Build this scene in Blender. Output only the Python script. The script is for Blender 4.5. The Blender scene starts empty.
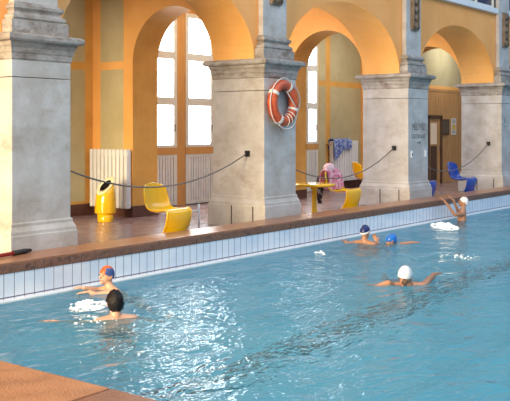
import bpy, bmesh, math, random
from mathutils import Vector, Matrix, noise
random.seed(7)
C = bpy.context.scene.collection
PI = math.pi
# ------------------------------------------------------------------ camera constants (world: X along pool, Y towards the arcade)
TH = 0.9207
RV = Vector((math.cos(TH), -math.sin(TH), 0))      # level direction across the view
FV = Vector((math.sin(TH), math.cos(TH), 0))       # level direction along the view
# main dimensions
FLOOR, WATER, BOTTOM = -0.17, -0.43, -1.93
YF, YW, YBK, YBACK = 8.79, 9.0, 9.88, 12.88
S, X0, PW = 5.0406, 6.7657, 0.913
PX = [X0 + S * i for i in range(-1, 5)]            # left faces of the piers (index 1 = first seen)

# ------------------------------------------------------------------ materials
def sock(nt, n, k): return n.inputs[k]
def new_mat(name):
    m = bpy.data.materials.new(name); m.use_nodes = True
    nt = m.node_tree; nt.nodes.clear()
    out = nt.nodes.new('ShaderNodeOutputMaterial')
    return m, nt, out
def mat(name, c1, c2=None, rough=0.6, scale=6.0, bump=0.0, bscale=40.0, metal=0.0, stretch=(1, 1, 1), c3=None, spec=0.5, coat=0.0, emit=None, lo=0.35, hi=0.65, stain=None):
    m, nt, out = new_mat(name)
    p = nt.nodes.new('ShaderNodeBsdfPrincipled')
    p.inputs['Roughness'].default_value = rough
    p.inputs['Metallic'].default_value = metal
    p.inputs['Specular IOR Level'].default_value = spec
    p.inputs['Coat Weight'].default_value = coat
    nt.links.new(p.outputs[0], out.inputs[0])
    geo = nt.nodes.new('ShaderNodeNewGeometry')
    mp = nt.nodes.new('ShaderNodeMapping'); mp.inputs['Scale'].default_value = stretch
    nt.links.new(geo.outputs['Position'], mp.inputs['Vector'])
    if c2 is None: c2 = tuple(v * 0.88 for v in c1)
    nz = nt.nodes.new('ShaderNodeTexNoise'); nz.inputs['Scale'].default_value = scale; nz.inputs['Detail'].default_value = 6
    nz.inputs['Roughness'].default_value = 0.62
    nt.links.new(mp.outputs[0], nz.inputs['Vector'])
    rp = nt.nodes.new('ShaderNodeValToRGB')
    rp.color_ramp.elements[0].position = lo; rp.color_ramp.elements[0].color = (*c1, 1)
    rp.color_ramp.elements[1].position = hi; rp.color_ramp.elements[1].color = (*c2, 1)
    if c3:
        e = rp.color_ramp.elements.new((lo + hi) / 2); e.color = (*c3, 1)
    nt.links.new(nz.outputs['Fac'], rp.inputs['Fac'])
    if stain:
        n3 = nt.nodes.new('ShaderNodeTexNoise'); n3.inputs['Scale'].default_value = stain[1]; n3.inputs['Detail'].default_value = 7; n3.inputs['Roughness'].default_value = 0.7
        m3 = nt.nodes.new('ShaderNodeMapping'); m3.inputs['Scale'].default_value = stain[2]; nt.links.new(geo.outputs['Position'], m3.inputs['Vector']); nt.links.new(m3.outputs[0], n3.inputs['Vector'])
        mr = nt.nodes.new('ShaderNodeMapRange'); mr.inputs['From Min'].default_value = stain[3]; mr.inputs['From Max'].default_value = stain[4]; mr.inputs['To Max'].default_value = stain[5]
        nt.links.new(n3.outputs['Fac'], mr.inputs['Value'])
        mx = nt.nodes.new('ShaderNodeMix'); mx.data_type = 'RGBA'; nt.links.new(mr.outputs[0], mx.inputs[0]); nt.links.new(rp.outputs[0], mx.inputs[6]); mx.inputs[7].default_value = (*stain[0], 1)
        nt.links.new(mx.outputs[2], p.inputs['Base Color'])
    else:
        nt.links.new(rp.outputs[0], p.inputs['Base Color'])
    if bump:
        n2 = nt.nodes.new('ShaderNodeTexNoise'); n2.inputs['Scale'].default_value = bscale; n2.inputs['Detail'].default_value = 4
        nt.links.new(mp.outputs[0], n2.inputs['Vector'])
        b = nt.nodes.new('ShaderNodeBump'); b.inputs['Strength'].default_value = bump; b.inputs['Distance'].default_value = 0.02
        nt.links.new(n2.outputs['Fac'], b.inputs['Height']); nt.links.new(b.outputs[0], p.inputs['Normal'])
    if emit:
        p.inputs['Emission Color'].default_value = (*emit[0], 1); p.inputs['Emission Strength'].default_value = emit[1]
    return m

M = {}
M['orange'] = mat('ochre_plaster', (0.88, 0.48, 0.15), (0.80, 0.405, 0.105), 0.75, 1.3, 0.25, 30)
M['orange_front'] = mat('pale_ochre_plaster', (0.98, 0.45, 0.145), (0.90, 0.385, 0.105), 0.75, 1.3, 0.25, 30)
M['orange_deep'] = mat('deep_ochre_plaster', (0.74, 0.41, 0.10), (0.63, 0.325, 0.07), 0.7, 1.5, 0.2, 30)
M['olive'] = mat('olive_plaster', (0.54, 0.48, 0.29), (0.46, 0.40, 0.22), 0.75, 1.6, 0.2, 30)
M['stone'] = mat('pier_stone', (0.575, 0.57, 0.565), (0.44, 0.42, 0.395), 0.7, 2.6, 0.22, 24, lo=0.34, hi=0.66, stain=((0.25, 0.18, 0.11), 1.5, (1, 1, 1.8), 0.50, 0.74, 0.6))
M['stone_dk'] = mat('cornice_stone', (0.46, 0.445, 0.43), (0.26, 0.23, 0.20), 0.7, 5.0, 0.6, 25, lo=0.3, hi=0.7, stain=((0.12, 0.075, 0.045), 3.0, (1, 1, 2.5), 0.48, 0.68, 0.75))
M['plaque'] = mat('bronze_plaque', (0.13, 0.085, 0.05), (0.24, 0.17, 0.11), 0.55, 9, 0.6, 30)
M['joint'] = mat('dark_joint', (0.10, 0.085, 0.07), None, 0.9)
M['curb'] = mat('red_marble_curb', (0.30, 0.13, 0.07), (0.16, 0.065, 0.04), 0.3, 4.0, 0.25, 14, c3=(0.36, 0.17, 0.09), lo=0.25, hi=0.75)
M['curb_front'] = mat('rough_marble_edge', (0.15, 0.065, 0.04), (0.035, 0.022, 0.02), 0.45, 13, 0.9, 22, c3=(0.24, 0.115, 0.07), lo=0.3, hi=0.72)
M['aisle'] = mat('aisle_floor', (0.36, 0.265, 0.275), (0.22, 0.155, 0.165), 0.25, 3.0, 0.12, 12)
M['deck'] = mat('terracotta_deck', (0.40, 0.19, 0.09), (0.27, 0.12, 0.055), 0.5, 5.0, 0.5, 60, c3=(0.36, 0.165, 0.075))
M['deck_wet'] = mat('wet_terracotta_deck', (0.24, 0.10, 0.05), (0.17, 0.07, 0.035), 0.35, 5.0, 0.4, 60)
M['dark_base'] = mat('dark_red_baseboard', (0.13, 0.055, 0.04), (0.08, 0.035, 0.03), 0.35, 8)
M['pool'] = mat('pool_lining', (0.27, 0.70, 0.84), (0.19, 0.60, 0.79), 0.6, 0.8)
M['lane'] = mat('lane_tiles', (0.004, 0.006, 0.007), (0.02, 0.015, 0.012), 0.6, 3)
M['white_paint'] = mat('white_enamel', (0.82, 0.85, 0.87), (0.76, 0.78, 0.79), 0.35, 5)
M['grey_paint'] = mat('grey_window_paint', (0.74, 0.76, 0.70), (0.66, 0.68, 0.62), 0.5, 5)
M['slat_paint'] = mat('pale_slat_paint', (0.82, 0.84, 0.82), (0.72, 0.74, 0.72), 0.5, 5)
M['brown_wood'] = mat('ochre_wood_post', (0.66, 0.35, 0.10), (0.54, 0.27, 0.07), 0.55, 3, stretch=(8, 8, 1))
M['wood'] = mat('plank_wood', (0.60, 0.34, 0.14), (0.44, 0.235, 0.09), 0.5, 2.2, stretch=(9, 9, 0.8))
M['dark_wood'] = mat('dark_door_wood', (0.10, 0.05, 0.03), (0.06, 0.03, 0.02), 0.4, 3, stretch=(9, 9, 1))
M['yellow'] = mat('yellow_plastic', (0.92, 0.53, 0.008), (0.86, 0.475, 0.006), 0.16, 2, spec=0.6, coat=0.4)
M['cream'] = mat('cream_plastic', (0.88, 0.84, 0.55), None, 0.3, 3)
M['blue'] = mat('blue_plastic', (0.012, 0.07, 0.42), (0.008, 0.05, 0.34), 0.18, 2, spec=0.6, coat=0.3)
M['black'] = mat('black_rubber', (0.015, 0.015, 0.016), None, 0.5, 5)
M['rope'] = mat('grey_rope', (0.13, 0.12, 0.11), (0.22, 0.20, 0.18), 0.6, 60)
M['buoy'] = mat('orange_buoy', (0.62, 0.115, 0.035), (0.45, 0.07, 0.025), 0.45, 8)
M['white_cloth'] = mat('white_webbing', (0.78, 0.76, 0.72), (0.60, 0.58, 0.55), 0.8, 30)
M['pink'] = mat('pink_cloth', (0.66, 0.13, 0.24), (0.80, 0.50, 0.56), 0.85, 14, 0.4, 30, lo=0.45, hi=0.55)
M['pink_pale'] = mat('pale_pink_cloth', (0.86, 0.42, 0.50), (0.88, 0.74, 0.74), 0.85, 12, 0.4, 30)
M['dark_cloth'] = mat('dark_cloth', (0.05, 0.04, 0.05), (0.60, 0.56, 0.56), 0.85, 18, lo=0.55, hi=0.60)
M['towel'] = mat('blue_towel', (0.06, 0.12, 0.42), (0.40, 0.48, 0.72), 0.9, 16, 0.6, 60, lo=0.45, hi=0.58)
M['red'] = mat('red_paint', (0.62, 0.04, 0.03), (0.45, 0.03, 0.02), 0.35, 9)
M['chrome'] = mat('brushed_metal', (0.6, 0.6, 0.6), None, 0.3, 5, metal=1.0)
M['paper'] = mat('notice_paper', (0.78, 0.76, 0.68), None, 0.7, 5)
M['yellow_paper'] = mat('yellow_notice', (0.72, 0.50, 0.12), None, 0.7, 5)
M['dark_board'] = mat('dark_notice_board', (0.045, 0.04, 0.035), (0.14, 0.12, 0.10), 0.4, 40)
M['letter'] = mat('grey_letter_paint', (0.20, 0.195, 0.19), None, 0.7, 5)
M['teal'] = mat('teal_paint', (0.03, 0.20, 0.22), None, 0.6, 5)
M['skin'] = mat('skin_fair', (0.62, 0.37, 0.26), (0.55, 0.30, 0.20), 0.4, 6)
M['skin_tan'] = mat('skin_tanned', (0.47, 0.235, 0.13), (0.39, 0.18, 0.095), 0.35, 6)
M['lips'] = mat('lip_skin', (0.45, 0.12, 0.09), None, 0.5)
M['eye'] = mat('dark_eye', (0.03, 0.02, 0.02), None, 0.2)
M['hair'] = mat('dark_hair', (0.006, 0.005, 0.006), (0.016, 0.013, 0.013), 0.45, 30, 0.5, 60, spec=0.25)
M['cap_orange'] = mat('orange_cap', (0.72, 0.13, 0.03), (0.60, 0.09, 0.02), 0.35, 8)
M['cap_blue'] = mat('slate_blue_cap', (0.05, 0.09, 0.26), None, 0.35, 8)
M['cap_navy'] = mat('navy_cap', (0.008, 0.022, 0.13), None, 0.35, 8)
M['cap_bright'] = mat('bright_blue_cap', (0.015, 0.16, 0.62), None, 0.3, 8)
M['cap_white'] = mat('white_cap', (0.86, 0.86, 0.88), (0.80, 0.78, 0.78), 0.4, 8)
M['trunks'] = mat('dark_swimwear', (0.02, 0.03, 0.08), None, 0.6, 8)
M['foam'] = mat('glowing_foam', (0.95, 0.94, 0.90), (0.92, 0.91, 0.87), 0.35, 20, emit=((1.0, 0.95, 0.84), 0.35))  # faint glow put in for the sunlight glare on the splash
M['dark_glass'] = mat('dark_upper_glass', (0.012, 0.02, 0.06), (0.02, 0.03, 0.09), 0.08, 3)
M['ceiling'] = mat('aisle_ceiling', (0.70, 0.36, 0.08), None, 0.8, 2)

def tile_mat():
    m, nt, out = new_mat('pool_edge_tiles')
    p = nt.nodes.new('ShaderNodeBsdfPrincipled'); p.inputs['Roughness'].default_value = 0.18
    nt.links.new(p.outputs[0], out.inputs[0])
    geo = nt.nodes.new('ShaderNodeNewGeometry'); sx = nt.nodes.new('ShaderNodeSeparateXYZ')
    nt.links.new(geo.outputs['Position'], sx.inputs[0])
    def mth(op, a, b):
        n = nt.nodes.new('ShaderNodeMath'); n.operation = op
        for i, v in enumerate((a, b)):
            if isinstance(v, (int, float)): n.inputs[i].default_value = v
            elif v is not None: nt.links.new(v, n.inputs[i])
        return n.outputs[0]
    fx = mth('FRACT', mth('DIVIDE', sx.outputs['X'], 0.141), None)
    jx = mth('LESS_THAN', fx, 0.06)
    z1 = mth('LESS_THAN', mth('ABSOLUTE', mth('ADD', sx.outputs['Z'], 0.390), None), 0.007)
    j = mth('MAXIMUM', jx, z1)
    nz = nt.nodes.new('ShaderNodeTexNoise'); nz.inputs['Scale'].default_value = 2.5
    nt.links.new(geo.outputs['Position'], nz.inputs['Vector'])
    rp = nt.nodes.new('ShaderNodeValToRGB'); rp.color_ramp.elements[0].color = (0.72, 0.79, 0.90, 1); rp.color_ramp.elements[1].color = (0.86, 0.89, 0.95, 1)
    rp.color_ramp.elements[0].position = 0.35; rp.color_ramp.elements[1].position = 0.65
    nt.links.new(nz.outputs['Fac'], rp.inputs['Fac'])
    mx = nt.nodes.new('ShaderNodeMix'); mx.data_type = 'RGBA'
    nt.links.new(j, mx.inputs[0]); nt.links.new(rp.outputs[0], mx.inputs[6]); mx.inputs[7].default_value = (0.16, 0.15, 0.20, 1)
    nt.links.new(mx.outputs[2], p.inputs['Base Color'])
    return m
M['tiles'] = tile_mat()

def emit_mat(name, col, strength):
    m, nt, out = new_mat(name)
    e = nt.nodes.new('ShaderNodeEmission'); e.inputs[0].default_value = (*col, 1); e.inputs[1].default_value = strength
    nt.links.new(e.outputs[0], out.inputs[0])
    return m
M['daylight'] = emit_mat('daylit_glass', (0.95, 0.98, 1.0), 12.0)
M['door_glass'] = emit_mat('lit_door_glass', (0.75, 0.58, 0.45), 0.5)

def water_mat():
    m, nt, out = new_mat('pool_water')
    geo = nt.nodes.new('ShaderNodeNewGeometry')
    mp = nt.nodes.new('ShaderNodeMapping'); mp.inputs['Scale'].default_value = (1, 1.5, 1); mp.inputs['Rotation'].default_value = (0, 0, 0.5)
    nt.links.new(geo.outputs['Position'], mp.inputs['Vector'])
    n1 = nt.nodes.new('ShaderNodeTexNoise'); n1.inputs['Scale'].default_value = 2.2; n1.inputs['Detail'].default_value = 3; n1.inputs['Distortion'].default_value = 0.6
    n2 = nt.nodes.new('ShaderNodeTexNoise'); n2.inputs['Scale'].default_value = 7.0; n2.inputs['Detail'].default_value = 2; n2.inputs['Distortion'].default_value = 0.4
    for n in (n1, n2): nt.links.new(mp.outputs[0], n.inputs['Vector'])
    b1 = nt.nodes.new('ShaderNodeBump'); b1.inputs['Strength'].default_value = 1.0; b1.inputs['Distance'].default_value = 0.06
    b2 = nt.nodes.new('ShaderNodeBump'); b2.inputs['Strength'].default_value = 1.0; b2.inputs['Distance'].default_value = 0.022
    nt.links.new(n1.outputs['Fac'], b1.inputs['Height']); nt.links.new(n2.outputs['Fac'], b2.inputs['Height'])
    nt.links.new(b1.outputs[0], b2.inputs['Normal'])
    rf = nt.nodes.new('ShaderNodeBsdfRefraction'); rf.inputs['IOR'].default_value = 1.33; rf.inputs['Roughness'].default_value = 0.02
    rf.inputs['Color'].default_value = (0.72, 0.93, 0.97, 1)
    tr = nt.nodes.new('ShaderNodeBsdfTransparent'); tr.inputs['Color'].default_value = (0.80, 0.96, 0.99, 1)
    gl = nt.nodes.new('ShaderNodeBsdfGlossy'); gl.inputs['Roughness'].default_value = 0.03
    df = nt.nodes.new('ShaderNodeBsdfDiffuse'); df.inputs['Color'].default_value = (0.20, 0.64, 0.79, 1)
    for n in (rf, gl): nt.links.new(b2.outputs[0], n.inputs['Normal'])
    fr = nt.nodes.new('ShaderNodeFresnel'); fr.inputs['IOR'].default_value = 1.33; nt.links.new(b2.outputs[0], fr.inputs['Normal'])
    m1 = nt.nodes.new('ShaderNodeMixShader'); m1.inputs[0].default_value = 0.10
    nt.links.new(rf.outputs[0], m1.inputs[1]); nt.links.new(tr.outputs[0], m1.inputs[2])
    m2 = nt.nodes.new('ShaderNodeMixShader'); m2.inputs[0].default_value = 0.20      # milky scatter of the pool water
    nt.links.new(m1.outputs[0], m2.inputs[1]); nt.links.new(df.outputs[0], m2.inputs[2])
    m3 = nt.nodes.new('ShaderNodeMixShader')
    ml = nt.nodes.new('ShaderNodeMath'); ml.operation = 'MULTIPLY'; ml.inputs[1].default_value = 0.80; nt.links.new(fr.outputs[0], ml.inputs[0])
    nt.links.new(ml.outputs[0], m3.inputs[0]); nt.links.new(m2.outputs[0], m3.inputs[1]); nt.links.new(gl.outputs[0], m3.inputs[2])
    nt.links.new(m3.outputs[0], out.inputs[0])
    return m
M['water'] = water_mat()

# ------------------------------------------------------------------ mesh collector
class G:
    def __init__(s): s.v = []; s.f = []; s.mi = []; s.sm = []
    def add(s, vs, fs, mi=0, smooth=False):
        o = len(s.v); s.v += [tuple(v) for v in vs]
        for f in fs: s.f.append([i + o for i in f]); s.mi.append(mi); s.sm.append(smooth)
    def quad(s, a, b, c, d, mi=0): s.add([a, b, c, d], [(0, 1, 2, 3)], mi)
    def box(s, x0, x1, y0, y1, z0, z1, mi=0, bev=0.0):
        if bev > 0:
            bm = bmesh.new(); bmesh.ops.create_cube(bm, size=1)
            for v in bm.verts: v.co = Vector(((x0 + x1) / 2 + v.co.x * (x1 - x0), (y0 + y1) / 2 + v.co.y * (y1 - y0), (z0 + z1) / 2 + v.co.z * (z1 - z0)))
            bmesh.ops.bevel(bm, geom=bm.edges[:], offset=bev, segments=2, affect='EDGES', profile=0.6)
            bm.verts.index_update()
            s.add([v.co[:] for v in bm.verts], [[v.index for v in f.verts] for f in bm.faces], mi); bm.free(); return s
        vs = [(x0, y0, z0), (x1, y0, z0), (x1, y1, z0), (x0, y1, z0), (x0, y0, z1), (x1, y0, z1), (x1, y1, z1), (x0, y1, z1)]
        s.add(vs, [(0, 3, 2, 1), (4, 5, 6, 7), (0, 1, 5, 4), (1, 2, 6, 5), (2, 3, 7, 6), (3, 0, 4, 7)], mi); return s
    def loft(s, rings, mi=0, smooth=True, cap=True, closed=True):
        n = len(rings[0]); vs = [p for r in rings for p in r]; fs = []
        for i in range(len(rings) - 1):
            for j in range(n if closed else n - 1):
                k = (j + 1) % n
                fs.append((i * n + j, i * n + k, (i + 1) * n + k, (i + 1) * n + j))
        if cap and closed:
            fs.append(tuple(reversed(range(n)))); fs.append(tuple((len(rings) - 1) * n + j for j in range(n)))
        s.add(vs, fs, mi, smooth); return s
    def rects(s, rows, mi=0):
        """stack of level rectangles: (z, x0, x1, y0, y1)"""
        s.loft([[(a, c, z), (b, c, z), (b, d, z), (a, d, z)] for z, a, b, c, d in rows], mi, False); return s
    def lathe(s, prof, n=24, c=(0, 0, 0), mi=0):
        s.loft([[(c[0] + r * math.cos(2 * PI * j / n), c[1] + r * math.sin(2 * PI * j / n), c[2] + z) for j in range(n)] for r, z in prof], mi, True); return s
    def tube(s, path, r, n=8, mi=0, closed=False):
        P = [Vector(p) for p in path]; rings = []; N = len(P); prev = None
        for i, p in enumerate(P):
            t = (P[(i + 1) % N] - P[i - 1]) if closed else (P[min(i + 1, N - 1)] - P[max(i - 1, 0)])
            t.normalize()
            if prev is None:
                a = Vector((0, 0, 1)) if abs(t.z) < 0.9 else Vector((1, 0, 0)); u = t.cross(a).normalized()
            else: u = (prev - t * prev.dot(t)).normalized()
            prev = u; w = t.cross(u); rr = r[i] if isinstance(r, (list, tuple)) else r
            rings.append([p + (u * math.cos(2 * PI * j / n) + w * math.sin(2 * PI * j / n)) * rr for j in range(n)])
        if closed: rings.append(rings[0])
        s.loft(rings, mi, True, cap=not closed); return s
    def capsule(s, a, b, ra, rb, n=12, mi=0):
        a = Vector(a); b = Vector(b); t = (b - a)
        if t.length < 1e-6: t = Vector((0, 0, 1e-3))
        L = t.length; t.normalize(); h = Vector((0, 0, 1)) if abs(t.z) < 0.9 else Vector((1, 0, 0))
        u = t.cross(h).normalized(); w = t.cross(u); rings = []
        for q in (-80, -55, -30, 0):
            q = math.radians(q); rings.append((a + t * ra * math.sin(q), ra * math.cos(q)))
        for q in (0, 30, 55, 80):
            q = math.radians(q); rings.append((b + t * rb * math.sin(q), rb * math.cos(q)))
        s.loft([[c + (u * math.cos(2 * PI * j / n) + w * math.sin(2 * PI * j / n)) * r for j in range(n)] for c, r in rings], mi, True); return s
    def ellipsoid(s, c, rx, ry, rz, X=(1, 0, 0), Y=(0, 1, 0), Z=(0, 0, 1), nu=20, nv=12, mi=0, fn=None):
        c = Vector(c); X = Vector(X); Y = Vector(Y); Z = Vector(Z); rings = []
        for i in range(nv + 1):
            ph = -PI / 2 + PI * (0.02 + 0.96 * i / nv); ring = []
            for j in range(nu):
                a = 2 * PI * j / nu; p = Vector((math.cos(ph) * math.cos(a), math.cos(ph) * math.sin(a), math.sin(ph)))
                if fn: p = fn(p)
                ring.append(c + X * p.x * rx + Y * p.y * ry + Z * p.z * rz)
            rings.append(ring)
        s.loft(rings, mi, True); return s
    def mesh(s, name, mats):
        me = bpy.data.meshes.new(name); me.from_pydata(s.v, [], s.f)
        for m in mats: me.materials.append(m)
        me.polygons.foreach_set('material_index', s.mi); me.polygons.foreach_set('use_smooth', s.sm)
        bm = bmesh.new(); bm.from_mesh(me); bmesh.ops.recalc_face_normals(bm, faces=bm.faces); bm.to_mesh(me); bm.free()
        me.update(); return me
    def build(s, name, mats, parent=None, label=None):
        if not isinstance(mats, (list, tuple)): mats = [mats]
        o = bpy.data.objects.new(name, s.mesh(name, mats)); C.objects.link(o)
        if parent: o.parent = parent
        if label: o['label'] = label
        return o

def tag(o, label, cat, group=None, kind=None):
    o['label'] = label; o['category'] = cat
    if group: o['group'] = group
    if kind: o['kind'] = kind
    return o
def thing(name, label, cat, loc=(0, 0, 0), rz=0, group=None):
    o = bpy.data.objects.new(name, None); C.objects.link(o); o.empty_display_size = 0.1
    o.location = loc; o.rotation_euler = (0, 0, rz)
    return tag(o, label, cat, group)
def struct(name, g, mats):
    o = g.build(name, mats); o['kind'] = 'structure'; return o
def kids(o): return [c for c in bpy.data.objects if c.parent == o]
def dup(root, loc, rz, label, group=None):
    r = root.copy(); C.objects.link(r); r.location = loc; r.rotation_euler = (0, 0, rz); r['label'] = label
    if group: r['group'] = group
    for ch in kids(root):
        c = ch.copy(); C.objects.link(c); c.parent = r
        for gch in kids(ch):
            d = gch.copy(); C.objects.link(d); d.parent = c
    return r
def modify(o, *mods):
    for t, kw in mods:
        m = o.modifiers.new(t.lower(), t)
        for k, v in kw.items(): setattr(m, k, v)
    return o

# ================================================================== THE SETTING
# pool basin and water
g = G()
g.quad((3.61, -8, BOTTOM), (45, -8, BOTTOM), (45, 8.19, BOTTOM), (3.61, 8.19, BOTTOM))
g.quad((3.61, -8, BOTTOM), (3.61, 8.19, BOTTOM), (3.61, 8.19, -0.08), (3.61, -8, -0.08))
g.quad((3.61, 8.20, BOTTOM), (45, 8.20, BOTTOM), (45, 8.20, -0.43), (3.61, 8.20, -0.43))
struct('floor_pool_basin', g, M['pool'])
g = G(); g.box(3.7, 45, 5.30, 5.56, BOTTOM + 0.002, BOTTOM + 0.012)
struct('trim_lane_marking', g, M['lane'])
g = G(); nx, ny = 300, 130; xs = [3.615 + (30 - 3.615) * (i / nx) ** 1.25 for i in range(nx + 1)]; ys = [-4 + 12.19 * j / ny for j in range(ny + 1)]
vs = []
for y in ys:
    for x in xs:
        h = noise.noise(Vector((x * 0.9, y * 1.3, 0.3))) * 0.012 + noise.noise(Vector((x * 2.3 + 5, y * 3.1, 1.7))) * 0.006
        vs.append((x, y, WATER + h * min(1, (8.3 - y) * 1.5)))
fs = [(j * (nx + 1) + i, j * (nx + 1) + i + 1, (j + 1) * (nx + 1) + i + 1, (j + 1) * (nx + 1) + i) for j in range(ny) for i in range(nx)]
g.add(vs, fs, 0, True)
o = struct('water_surface', g, M['water'])
if o.data.polygons[0].normal.z < 0: o.data.flip_normals()

# far curb: top slab of red marble, tiles below, pale overflow lip
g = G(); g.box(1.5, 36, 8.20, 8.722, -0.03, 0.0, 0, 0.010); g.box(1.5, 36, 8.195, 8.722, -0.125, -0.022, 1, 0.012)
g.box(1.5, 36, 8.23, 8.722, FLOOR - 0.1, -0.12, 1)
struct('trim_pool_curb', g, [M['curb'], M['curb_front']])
g = G(); g.box(1.5, 36, 8.205, 8.3, -0.42, -0.124)
struct('wall_pool_tiles', g, M['tiles'])
g = G(); g.box(1.5, 36, 8.13, 8.28, -0.46, -0.412, 0, 0.008)
struct('trim_overflow_lip', g, M['white_paint'])

# near end deck
g = G(); g.box(-3, 3.61, 3.785, 9.6 - 1.5, -0.35, 0, 0, 0.015); g.box(-3, 3.61, -6, 3.775, -0.35, 0, 1, 0.015)
struct('floor_end_deck', g, [M['deck'], M['deck_wet']])

# aisle floor, ceiling, back wall
g = G(); g.box(1.5, 34, 8.722, 13.1, FLOOR - 0.1, FLOOR)
struct('floor_aisle', g, M['aisle'])
g = G(); g.box(1.5, 34, YBK - 0.3, 13.1, 4.3, 4.5)
struct('ceiling_aisle', g, M['ceiling'])
g = G(); g.box(1.5, 34, YBACK, YBACK + 0.25, FLOOR, 4.35)
def pan_back(x0, x1, z0, z1): g.box(x0, x1, YBACK - 0.004, YBACK + 0.01, z0, z1, 1)
for x0, x1 in ((9.4, 11.30 - 1.0), (11.30 - 0.85, 11.60), (19.70, 20.02), (20.25, 21.83)):
    pan_back(x0, x1, 0.1, 2.58); pan_back(x0, x1, 2.73, 4.2)
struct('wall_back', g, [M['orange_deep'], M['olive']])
g = G(); g.box(1.5, 34, YBACK - 0.02, YBACK, FLOOR, 0.05)
struct('baseboard_back', g, M['dark_base'])

# arcade wall with its elliptical arches
ZS, RISE, ZTOP, NA = 2.63, 1.265, 4.39, 36
g = G()
for i in range(len(PX) - 1):
    xa, xb = PX[i] + PW, PX[i + 1]; cx, a = (xa + xb) / 2, (xb - xa) / 2
    arc = [(cx - a * math.cos(PI * k / NA), ZS + RISE * math.sin(PI * k / NA)) for k in range(NA + 1)]
    for k in range(NA):
        (x1, z1), (x2, z2) = arc[k], arc[k + 1]
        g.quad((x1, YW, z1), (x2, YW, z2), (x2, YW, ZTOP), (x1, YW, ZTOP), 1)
        g.quad((x1, YBK, z1), (x2, YBK, z2), (x2, YBK, ZTOP), (x1, YBK, ZTOP))
        g.add([(x1, YW, z1), (x2, YW, z2), (x2, YBK, z2), (x1, YBK, z1)], [(0, 1, 2, 3)], 0, True)
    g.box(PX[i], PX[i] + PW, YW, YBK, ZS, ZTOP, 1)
struct('wall_arcade', g, [M['orange'], M['orange_front']])
g = G(); g.box(30, 30.2, 8.75, 13.1, FLOOR, 8.0)
struct('wall_far_end', g, M['orange'])
# upper storey wall, sill and windows above the arches
for i in range(len(PX) - 1):
    xa, xb = PX[i] + PW - 0.1, PX[i + 1] + 0.1
    g = G(); g.box(xa, xb, 8.90, YBK, ZTOP, ZTOP + 0.13, 0, 0.01)
    struct('trim_upper_sill', g, M['white_paint'])
    g = G(); w0, w1 = xa + 0.02, xb - 0.02
    for k in range(5):
        x = w0 + (w1 - w0 - 0.07) * k / 4; g.box(x, x + 0.07, 9.02, 9.10, 4.52, 6.6)
    for z in (4.52, 5.5, 6.53): g.box(w0, w1, 9.03, 9.09, z, z + 0.07)
    w = struct('window_upper', g, M['grey_paint'])
    g = G(); g.box(w0, w1, 9.06, 9.065, 4.52, 6.6); g.build('window_pane', M['dark_glass'], w)
g = G(); g.box(1.5, 28, 9.96, 10.2, 4.5, 8.0)
struct('wall_upper', g, M['orange'])
g = G(); g.box(1.5, 28, 8.95, 9.96, 6.62, 8.0)
struct('wall_upper_header', g, M['orange'])

# transverse arches across the aisle
TT = 0.66
for i in range(len(PX)):
    x1, x2 = PX[i], PX[i] + TT; cy, r, zs, n = 10.845, 0.965, 2.69, 28
    g = G()
    arc = [(cy - r * math.cos(PI * k / n), zs + r * math.sin(PI * k / n)) for k in range(n + 1)]
    arc = [(YBK, FLOOR)] + arc + [(cy + r, FLOOR)]
    for k in range(len(arc) - 1):
        (a1, z1), (a2, z2) = arc[k], arc[k + 1]
        if 0 < k < len(arc) - 2:
            for x in (x1, x2): g.quad((x, a1, z1), (x, a2, z2), (x, a2, 4.32), (x, a1, 4.32))
        if k > 0:
            g.add([(x1, a1, z1), (x1, a2, z2), (x2, a2, z2), (x2, a1, z1)], [(0, 1, 2, 3)], 1, True)
    for x in (x1, x2): g.quad((x, cy + r, FLOOR), (x, YBACK, FLOOR), (x, YBACK, 4.32), (x, cy + r, 4.32))
    g.box(x1 - 0.004, x1 + 0.01, 12.05, 12.66, 0.1, 2.58, 2); g.box(x1 - 0.004, x1 + 0.01, 12.05, 12.66, 2.73, 4.2, 2)
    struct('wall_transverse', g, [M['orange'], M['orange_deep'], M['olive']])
    g = G(); g.box(x1 - 0.02, x2 + 0.02, 11.79, YBACK, FLOOR, 0.04)
    struct('baseboard_transverse', g, M['dark_base'])

# wooden partition with plaster above, at the far end of the aisle
g = G()
for k in range(26):
    x = PX[4] + TT + k * 0.17; g.box(x, x + 0.166, 11.75, 11.82, FLOOR, 2.56, 0, 0.006)
g.box(PX[4] + TT, PX[4] + TT + 4.42, 11.74, 11.83, 2.55, 2.63)
struct('wall_partition', g, M['wood'])
g = G(); g.box(PX[4] + TT, PX[4] + TT + 4.42, 11.76, 11.86, 2.72, 4.32, 1); g.box(PX[4] + TT, PX[4] + TT + 4.42, 11.75, 11.86, 2.63, 2.72, 0)
struct('wall_lunette', g, [M['orange'], M['olive']])
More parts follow.
